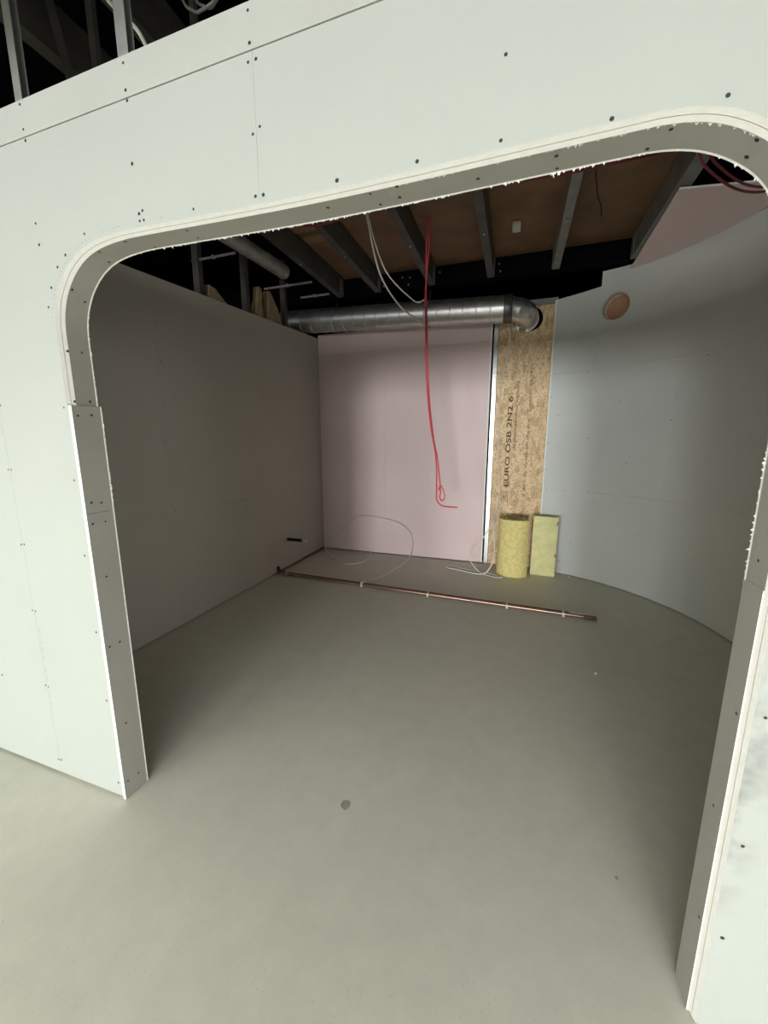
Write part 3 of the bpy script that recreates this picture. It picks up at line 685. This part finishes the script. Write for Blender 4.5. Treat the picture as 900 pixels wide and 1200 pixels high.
# mineral wool scraps on top of the left wall
def scrap(pts, y0, x, lb):
    s = empty('insulation_scrap', (x, y0, LT(y0)))
    bm = bmesh.new(); n = len(pts)
    a = [bm.verts.new((-0.035, p[0], p[1])) for p in pts]; b = [bm.verts.new((0.03, p[0], p[1])) for p in pts]
    bm.faces.new(a); bm.faces.new(b[::-1])
    for i in range(n): bm.faces.new((a[i], b[i], b[(i + 1) % n], a[(i + 1) % n]))
    bmesh.ops.triangulate(bm, faces=bm.faces[:]); bmesh.ops.subdivide_edges(bm, edges=bm.edges[:], cuts=3, use_grid_fill=True)
    for v in bm.verts: v.co += noise.noise_vector(v.co * 22) * 0.010
    for v in bm.verts: v.co.z = max(v.co.z, 0.0665 * v.co.y)
    build('wool_piece', bm, 'batt_old', s)
    tag(s, lb, 'insulation', 'insulation scraps on the left wall')
scrap([(0, 0), (0.02, 0.11), (0.09, 0.10), (0.2, 0.03), (0.25, 0.015)], 2.90, -2.6, 'small tan insulation scrap on the left wall beside the nearest stud')
scrap([(0, 0), (0.03, 0.14), (0.06, 0.30), (0.1, 0.30), (0.11, 0.01)], 3.56, -2.6, 'narrow tan insulation strip just beyond the middle stud')
scrap([(0, 0), (0.02, 0.30), (0.07, 0.30), (0.17, 0.12), (0.28, 0.015)], 3.76, -2.6, 'tapering tan insulation offcut nearest the long duct')

# studs, brace and cables above the front wall
for (x, w_, y, mt, lb) in ((-1.595, 0.034, 1.02, 'galv_light', 'bright metal stud above the front wall at far left'), (-1.132, 0.040, 1.02, 'galv_light', 'bright metal stud above the front wall beside the hanging white cable'),
                       (-0.674, 0.034, 1.02, 'galv_light', 'metal stud barely showing above the right end of the top board strip')):
    s = empty('wall_stud', (x, y, 2.545)); bm = bmesh.new()
    box(bm, -w_ / 2, w_ / 2, -0.012, -0.0105, 0, 0.78); box(bm, -w_ / 2, -w_ / 2 + 0.0015, -0.0105, 0.012, 0, 0.78); box(bm, -w_ / 2, w_ / 2, 0.0105, 0.012, 0, 0.78)
    build('stud_section', bm, mt, s)
    bm = boxbm(-w_ / 2 - 0.003, w_ / 2 + 0.003, -0.013, 0.013, 0, 0.006); build('stud_foot', bm, mt, s)
    tag(s, lb, 'metal stud', 'metal studs above the front wall')
for (x, y, w_, lb) in ((-1.62, 1.32, 0.03, 'dim metal hanger rail behind the far-left stud'), (-1.17, 1.35, 0.02, 'thin dim hanger rod right of the second bright stud')):
    s = empty('ceiling_hanger', (x, y, 2.62)); build('hanger_rail', boxbm(-w_ / 2, w_ / 2, -0.01, 0.01, 0, 0.73), 'joist', s)
    build('hanger_hook', boxbm(-w_ / 2 - .006, w_ / 2 + .006, -0.014, 0.014, -0.02, 0.0), 'joist', s)
    tag(s, lb, 'hanger', 'hangers in the void above the front wall')
br_ = empty('diagonal_brace', (-1.62, 1.2, 2.63)); bm = tube([(0.05, 0, 0), (-0.12, 0.05, 0.50)], 0.02, 4); build('brace_strip', bm, 'joist', br_)
build('brace_foot', boxbm(0.02, 0.08, -0.02, 0.02, -0.02, 0.0), 'joist', br_)
tag(br_, 'dim slanting metal brace behind the far-left stud', 'brace')

def cable(name, pts, r, mt, lb, cat='cable', group=None, k=6, ends=None):
    c = empty(name, pts[0]); p0 = Vector(pts[0])
    build('cable_sheath', tube([p - p0 for p in smooth_path(pts, k)], r, 8), mt, c, smooth=True)
    tag(c, lb, cat, group); return c
cable('cable', [(-1.42, 1.1, 3.34), (-1.40, 1.1, 3.05), (-1.345, 1.1, 2.93), (-1.285, 1.1, 2.86), (-1.23, 1.1, 2.80), (-1.17, 1.11, 2.74), (-1.16, 1.16, 2.66), (-1.16, 1.2, 2.60)], 0.006, 'white_cable', 'white cable slanting down to the second bright stud above the front wall')
c = cable('cable', [(-1.06, 1.15, 3.34), (-1.05, 1.15, 2.9), (-1.03, 1.15, 2.815), (-1.0, 1.15, 2.785), (-0.97, 1.15, 2.775), (-0.9, 1.15, 2.80), (-0.84, 1.16, 2.95), (-0.8, 1.2, 3.34)], 0.004, 'galv_dull', 'grey twin cable looping down above the front wall')
c2 = build('second_strand', tube([p - Vector((-1.06, 1.15, 3.34)) for p in smooth_path([(-1.03, 1.165, 3.34), (-1.02, 1.165, 2.92), (-1.0, 1.165, 2.83), (-0.97, 1.165, 2.80), (-0.93, 1.165, 2.795), (-0.87, 1.17, 2.9), (-0.82, 1.2, 3.34)], 6)], 0.004, 8), 'galv_dull', c, smooth=True)
s = empty('insulation_scrap', (-1.07, 1.04, 2.553)); bm = bmesh.new()
bmesh.ops.create_icosphere(bm, subdivisions=3, radius=0.02)
for v in bm.verts:
    v.co.z = v.co.z * 1.1 + 0.018; v.co += noise.noise_vector(v.co * 60) * 0.006; v.co.z = max(v.co.z, -0.005)
build('wool_piece', bm, 'batt_old', s); tag(s, 'tiny pale foam lump on top of the front wall', 'insulation')

# red cables
RED = [(-0.63, 2.9, 3.15), (-0.645, 2.9, 3.0), (-0.65, 2.9, 2.864), (-0.664, 2.9, 2.676), (-0.671, 2.9, 2.51), (-0.664, 2.9, 2.339), (-0.659, 2.9, 2.106), (-0.642, 2.9, 1.866), (-0.611, 2.9, 1.618), (-0.574, 2.9, 1.429), (-0.560, 2.9, 1.301), (-0.556, 2.9, 1.139), (-0.552, 2.9, 1.066), (-0.518, 2.9, 1.028), (-0.459, 2.9, 1.018), (-0.394, 2.9, 1.018)]
RED2 = [(-0.66, 2.92, 3.15), (-0.672, 2.92, 3.0), (-0.672, 2.91, 2.841), (-0.669, 2.91, 2.621), (-0.658, 2.91, 2.339), (-0.647, 2.91, 2.105), (-0.628, 2.91, 1.804), (-0.589, 2.91, 1.524), (-0.56, 2.91, 1.398), (-0.542, 2.91, 1.269), (-0.527, 2.91, 1.14), (-0.533, 2.91, 1.087), (-0.512, 2.905, 1.061), (-0.493, 2.9, 1.095), (-0.508, 2.9, 1.154), (-0.528, 2.9, 1.179), (-0.54, 2.9, 1.139)]
KR = 1.195
def sc(P, k0=KR, k1=KR):
    n = len(P) - 1
    return [((k0 + (k1 - k0) * i / n) * x, (k0 + (k1 - k0) * i / n) * y, 1.5 + (k0 + (k1 - k0) * i / n) * (z - 1.5)) for i, (x, y, z) in enumerate(P)]
RED = [(-0.775, 3.466, 3.334), (-0.778, 3.466, 3.22)] + sc(RED[2:]); RED2 = [(-0.79, 3.48, 3.334), (-0.795, 3.48, 3.22)] + sc(RED2[2:])
rc = cable('hanging_cable', RED, 0.0068, 'red_cable', 'long red cable hanging from the ceiling ending in a small loop')
build('second_strand', tube([p - Vector(RED[0]) for p in smooth_path(RED2, 6)], 0.006, 8), 'red_cable', rc, smooth=True)
rd = empty('cable_bundle', (-0.9, 1.58, 2.418))
for k in range(4):
    pts = [(-0.3, 0.1, 0.1)] + [(0.0 + i * 0.25, 0.0 + k * 0.022 + 0.02 * sin(i * 1.3 + k), -0.006 + 0.012 * sin(i * 0.9 + k * 2) + k * 0.008) for i in range(0, 6)] + [(1.55, 0.25 + 0.02 * k, 0.15), (1.9, 0.8 + .03 * k, 0.40), (2.1, 1.3, 0.44)]
    build('cable_strand', tube(smooth_path(pts, 5), 0.006, 8), 'red_dark', rd, smooth=True)
tag(rd, 'bundle of red cables running just above and behind the lintel', 'cable bundle')
P1 = [(0.62, 2.25, 3.15), (0.70, 2.45, 3.00), (0.79, 2.59, 2.90), (0.905, 2.727, 2.88), (1.051, 2.883, 2.88), (1.181, 3.004, 2.9), (1.287, 3.063, 2.92), (1.42, 3.15, 2.98), (1.50, 3.2, 3.09)]
P2 = [(x + 0.035, y + 0.01, z + 0.025) for x, y, z in P1]
sg = cable('sagging_cable', P1, 0.0065, 'red_dark', 'dark red twin cable sagging in front of the pink ceiling board')
build('second_strand', tube([p - Vector(P1[0]) for p in smooth_path(P2, 6)], 0.0065, 8), 'red_dark', sg, smooth=True)
# black wisp hanging from the deck
cable('cable', [(0.40, 3.25, 3.33), (0.42, 3.30, 3.26), (0.45, 3.4, 3.22), (0.49, 3.5, 3.2), (0.50, 3.52, 3.14)], 0.003, 'black', 'thin black wire dangling below the brown deck at right')

# white cables in front of the duct
WH1 = [(-1.15, 2.9, 3.325), (-1.118, 2.9, 3.132), (-1.092, 2.9, 3.013), (-1.06, 2.9, 2.868), (-1.015, 2.9, 2.721), (-0.949, 2.9, 2.598), (-0.85, 2.9, 2.472), (-0.753, 2.9, 2.393), (-0.676, 2.9, 2.334)]
WH2 = [(-1.15, 2.93, 3.325), (-1.112, 2.92, 3.132), (-1.073, 2.92, 2.982), (-1.021, 2.92, 2.835), (-0.968, 2.92, 2.726), (-0.89, 2.92, 2.631), (-0.8, 2.92, 2.547), (-0.736, 2.92, 2.5), (-0.68, 2.92, 2.511)]
WH1 = sc(WH1[1:], 1.12, 1.19); WH2 = sc(WH2[1:], 1.12, 1.19)
wc = cable('hanging_cable', WH1, 0.007, 'white_cable', 'pair of white cables sagging from the ceiling to the red cable')
build('second_strand', tube([p - Vector(WH1[0]) for p in smooth_path(WH2, 6)], 0.0055, 8), 'white_cable', wc, smooth=True)
# pale cable down the strand board to a loop on the floor
WC = [(-0.15, 4.79, 2.80), (-0.138, 4.825, 2.70), (-0.136, 4.83, 2.622), (-0.153, 4.83, 2.441), (-0.181, 4.83, 2.258), (-0.208, 4.83, 2.071), (-0.205, 4.83, 1.686), (-0.185, 4.83, 1.3), (-0.165, 4.83, 1.086), (-0.15, 4.80, 0.881), (-0.175, 4.62, 0.66),
      (-0.22, 4.48, 0.56), (-0.31, 4.45, 0.40), (-0.415, 4.46, 0.27), (-0.45, 4.47, 0.17), (-0.40, 4.46, 0.08), (-0.30, 4.40, 0.012), (-0.187, 4.333, 0.008), (-0.119, 4.31, 0.008), (-0.06, 4.335, 0.008)]
lc = cable('cable', WC, 0.006, 'white_cable', 'pale cable running down the strand board and looping on the floor')
LOOP = [(-0.13, 4.36, 0.008), (-0.243, 4.44, 0.006), (-0.44, 4.466, 0.006), (-0.657, 4.561, 0.006), (-0.72, 4.537, 0.006), (-0.69, 4.479, 0.006), (-0.536, 4.433, 0.006), (-0.38, 4.37, 0.008), (-0.26, 4.37, 0.02), (-0.19, 4.38, 0.12), (-0.165, 4.38, 0.25), (-0.17, 4.38, 0.42), (-0.19, 4.45, 0.57), (-0.18, 4.6, 0.68)]
build('second_strand', tube([p - Vector(WC[0]) for p in smooth_path(LOOP, 6)], 0.008, 8), 'white_cable', lc, smooth=True)
# coil leaning on the pink wall
COIL = [(-1.466, 3.60, 0.02), (-1.372, 3.902, 0.006), (-1.263, 4.391, 0.006), (-1.235, 4.74, 0.05), (-1.229, 4.782, 0.25), (-1.3, 4.788, 0.377), (-1.442, 4.788, 0.46), (-1.682, 4.788, 0.505), (-1.90, 4.788, 0.515), (-1.992, 4.788, 0.505), (-2.069, 4.788, 0.454), (-2.254, 4.788, 0.283), (-2.38, 4.782, 0.165), (-2.48, 4.78, 0.09), (-2.49, 4.75, 0.04), (-2.392, 4.601, 0.006), (-2.153, 4.35, 0.006), (-1.942, 4.233, 0.006), (-1.797, 4.30, 0.006), (-1.75, 4.52, 0.006), (-1.811, 4.782, 0.01), (-1.88, 4.788, 0.06)]
cable('cable_coil', COIL, 0.0078, 'white_cable', 'big open loop of white cable leaning against the pink wall')

# ---------------------------------------------------------------- pipes on the floor
a0, a1 = Vector((-2.525, 3.675, 0.016)), Vector((0.74, 3.535, 0.016)); d = (a1 - a0).normalized(); off = Vector((0, -0.034, 0))
def pipe_run(name, p0, p1, mt, endm, lb, split):
    e = empty(name, p0); L = p1 - p0; q = L * split
    build('pipe', tube([Vector(), q], 0.0125, 14), mt, e, smooth=True)
    build('end_sleeve', tube([q, L], 0.0145, 14), endm, e, smooth=True)
    return tag(e, lb, 'pipe', 'pipes lying on the floor')
pipe_run('floor_pipe', a0, a1, 'copper_dark', 'galv_pale', 'dull brown copper pipe on the floor, the one nearer the pink wall', 0.935)
pipe_run('floor_pipe', a0 + off, a1 + off + d * 0.0, 'copper', 'copper_dark', 'shiny copper pipe on the floor, the one nearer the opening', 0.97)
clips = ((0.035, 'white pipe clip by the left wall end of the floor pipes'), (0.325, 'white pipe clip where the cable loop meets the floor pipes'), (0.545, 'white pipe clip in the middle of the floor pipes'),
         (0.775, 'white pipe clip on the right half of the floor pipes'), (0.92, 'white pipe clip near the free end of the floor pipes'))
for t, lb in clips:
    p = a0.lerp(a1, t) + off * 0.5; e = empty('pipe_clip', (p.x, p.y, 0)); bm = bmesh.new()
    box(bm, -0.012, 0.012, -0.046, 0.046, 0.0, 0.0035)
    build('clip_base', bm, 'white_plastic', e)
    bm = bmesh.new(); h = 0.05 if t == 0.325 else 0.034
    for (u, v) in ((-0.037, -0.034), (-0.0025, 0.0025), (0.034, 0.037)): box(bm, -0.009, 0.009, u, v, 0.0035, h)
    box(bm, -0.009, 0.009, -0.037, 0.037, 0.031, 0.034)
    build('clip_band', bm, 'white_plastic', e)
    tag(e, lb, 'pipe clip', 'white clips on the floor pipes')
e = empty('wall_pipe', (-2.535, 3.66, 0.03))
build('pipe', tube([(0, -0.005, 0.03), (0, 0.02, 0), (0, 0.06, -0.012), (0, 1.12, -0.012)], 0.010, 12), 'copper_dark', e, smooth=True)
build('elbow', tube([(0, 0, 0.055), (0, -0.002, 0.025), (0.02, 0.0, -0.008)], 0.015, 12), 'black_pipe', e, smooth=True)
tag(e, 'thin dark pipe along the foot of the left wall behind the floor pipes', 'pipe')
e = empty('pipe_stub', (-2.55, 3.90, 0.352))
build('pipe', tube([(0.0005, 0, 0), (0.20, 0, 0)], 0.019, 18), 'black_pipe', e, smooth=True)
build('end_cap', tube([(0.20, 0, 0), (0.203, 0, 0), (0.232, 0, 0), (0.236, 0, 0), (0.262, 0, 0)], 0.015, 18, radii=[0.013, 0.013, 0.013, 0.022, 0.020]), 'white_plastic', e, smooth=True, label='pale grey end fitting')
tag(e, 'short black pipe stub with pale tip sticking out of the left wall', 'pipe')

# ---------------------------------------------------------------- insulation roll and slab
def roll():
    e = empty('insulation_roll', (0.03, 4.545, 0)); bm = bmesh.new(); H = 0.655; turns = 2.35; n = 130; r0, r1 = 0.055, 0.172; th = 0.040; nz = 16
    def prof(s):
        q = s * turns * 2 * pi + 3.6; rr = r0 + (r1 - r0) * s
        return q, rr
    grid = []
    for i in range(n + 1):
        q, rr = prof(i / n); row = []
        for j in range(nz + 1):
            z = H * j / nz
            for side in (0, 1):
                R_ = rr - (th if side else 0)
                w_ = Vector((cos(q) * R_ * 1.06, sin(q) * R_ * 0.98, z))
                nn = noise.noise(Vector((q * 1.2, z * 7, side))) * 0.007 + noise.noise(Vector((q * 5, z * 22, side + 4))) * 0.003
                sl = 1 + (0.05 * (1 - z / H) if rr > 0.13 else 0)
                w_.x *= sl; w_.y *= sl
                w_ += Vector((cos(q), sin(q), 0)) * nn
                if j == nz: w_.z += noise.noise(Vector((q * 2.5, side, 9))) * 0.012
                row.append(bm.verts.new(w_))
        grid.append(row)
    for i in range(n):
        A, B_ = grid[i], grid[i + 1]
        for j in range(nz):
            bm.faces.new((A[2 * j], B_[2 * j], B_[2 * j + 2], A[2 * j + 2])); bm.faces.new((A[2 * j + 1], A[2 * j + 3], B_[2 * j + 3], B_[2 * j + 1]))
        bm.faces.new((A[0], A[1], B_[1], B_[0]))
        f = bm.faces.new((A[2 * nz], B_[2 * nz], B_[2 * nz + 1], A[2 * nz + 1])); f.material_index = 0
    for row in (grid[0], grid[-1]):
        for j in range(nz): bm.faces.new((row[2 * j], row[2 * j + 1], row[2 * j + 3], row[2 * j + 2]))
    build('wool_mat', bm, ['wool'], e, smooth=True)
    # dark dusty outer edge, ragged at top
    bm = bmesh.new()
    for side in range(2):
        pts = []
        for i in range(n + 1):
            q, rr = prof(i / n)
            R_ = rr - (th if side else 0)
            sl = 1.0
            pts.append((cos(q) * R_ * 1.06 * sl, sin(q) * R_ * 0.98 * sl, H + 0.001 + noise.noise(Vector((q * 2.5, side, 9))) * 0.012))
        tube(pts, 0.0045, 6, bm=bm, radii=[0.0045 + 0.003 * noise.noise(Vector((k * 0.6, side, 0))) for k in range(n + 1)])
    build('dusty_edge', bm, 'wool_edge', e, smooth=True, label='brown dusty facing edge')
    return tag(e, 'upright roll of yellow mineral wool against the strand board', 'insulation')
roll()
def slab():
    e = empty('insulation_slab', (0.368, 4.60, 0)); e.rotation_euler = (0, 0, radians(-4)); bm = bmesh.new()
    box(bm, -0.130, 0.130, -0.036, 0.040, 0, 0.685); bmesh.ops.subdivide_edges(bm, edges=bm.edges[:], cuts=14, use_grid_fill=True)
    for v in bm.verts:
        k = noise.noise(v.co * 14) * 0.006 + noise.noise(v.co * 40) * 0.003
        n_ = Vector((v.co.x / 0.13, v.co.y / 0.04, 0)); n_ = n_ if n_.length < 1e-6 else n_.normalized()
        v.co += n_ * k
        if v.co.z > 0.68: v.co.z += noise.noise(Vector((v.co.x * 20, v.co.y * 20, 0))) * 0.008
    for f in bm.faces:
        c = f.calc_center_median(); f.material_index = 1 if (c.x > 0.122 or c.y > 0.03) else 0
    build('wool_slab', bm, ['wool_pale', 'wool_edge'], e, smooth=True)
    bm = tube(smooth_path([(0.13, -0.03, 0.21), (0.165, -0.03, 0.20), (0.175, -0.03, 0.17), (0.145, -0.03, 0.165), (0.14, -0.03, 0.13), (0.18, -0.03, 0.10), (0.15, -0.03, 0.07), (0.135, -0.03, 0.02)]), 0.003, 6)
    build('loose_thread', bm, 'torn', e)
    return tag(e, 'flat yellow mineral wool slab standing right of the wool roll', 'insulation')
slab()
# tiny debris
for (x, y, r_, mt, lb) in ((0.583, 2.625, 0.010, 'white_plastic', 'tiny pale crumb on the screed in front of the curved wall'), (0.655, 4.60, 0.012, 'gypsum', 'white gypsum crumb on the floor beside the wool slab')):
    bm = bmesh.new(); bmesh.ops.create_icosphere(bm, subdivisions=2, radius=r_)
    for v in bm.verts: v.co += noise.noise_vector(v.co * 90 + Vector((x, y, 0))) * r_ * 0.5; v.co.z = max(-r_ * .6, v.co.z * 0.6)
    o = build('crumb', bm, mt); o.location = (x, y, r_ * 0.6); tag(o, lb, 'debris')
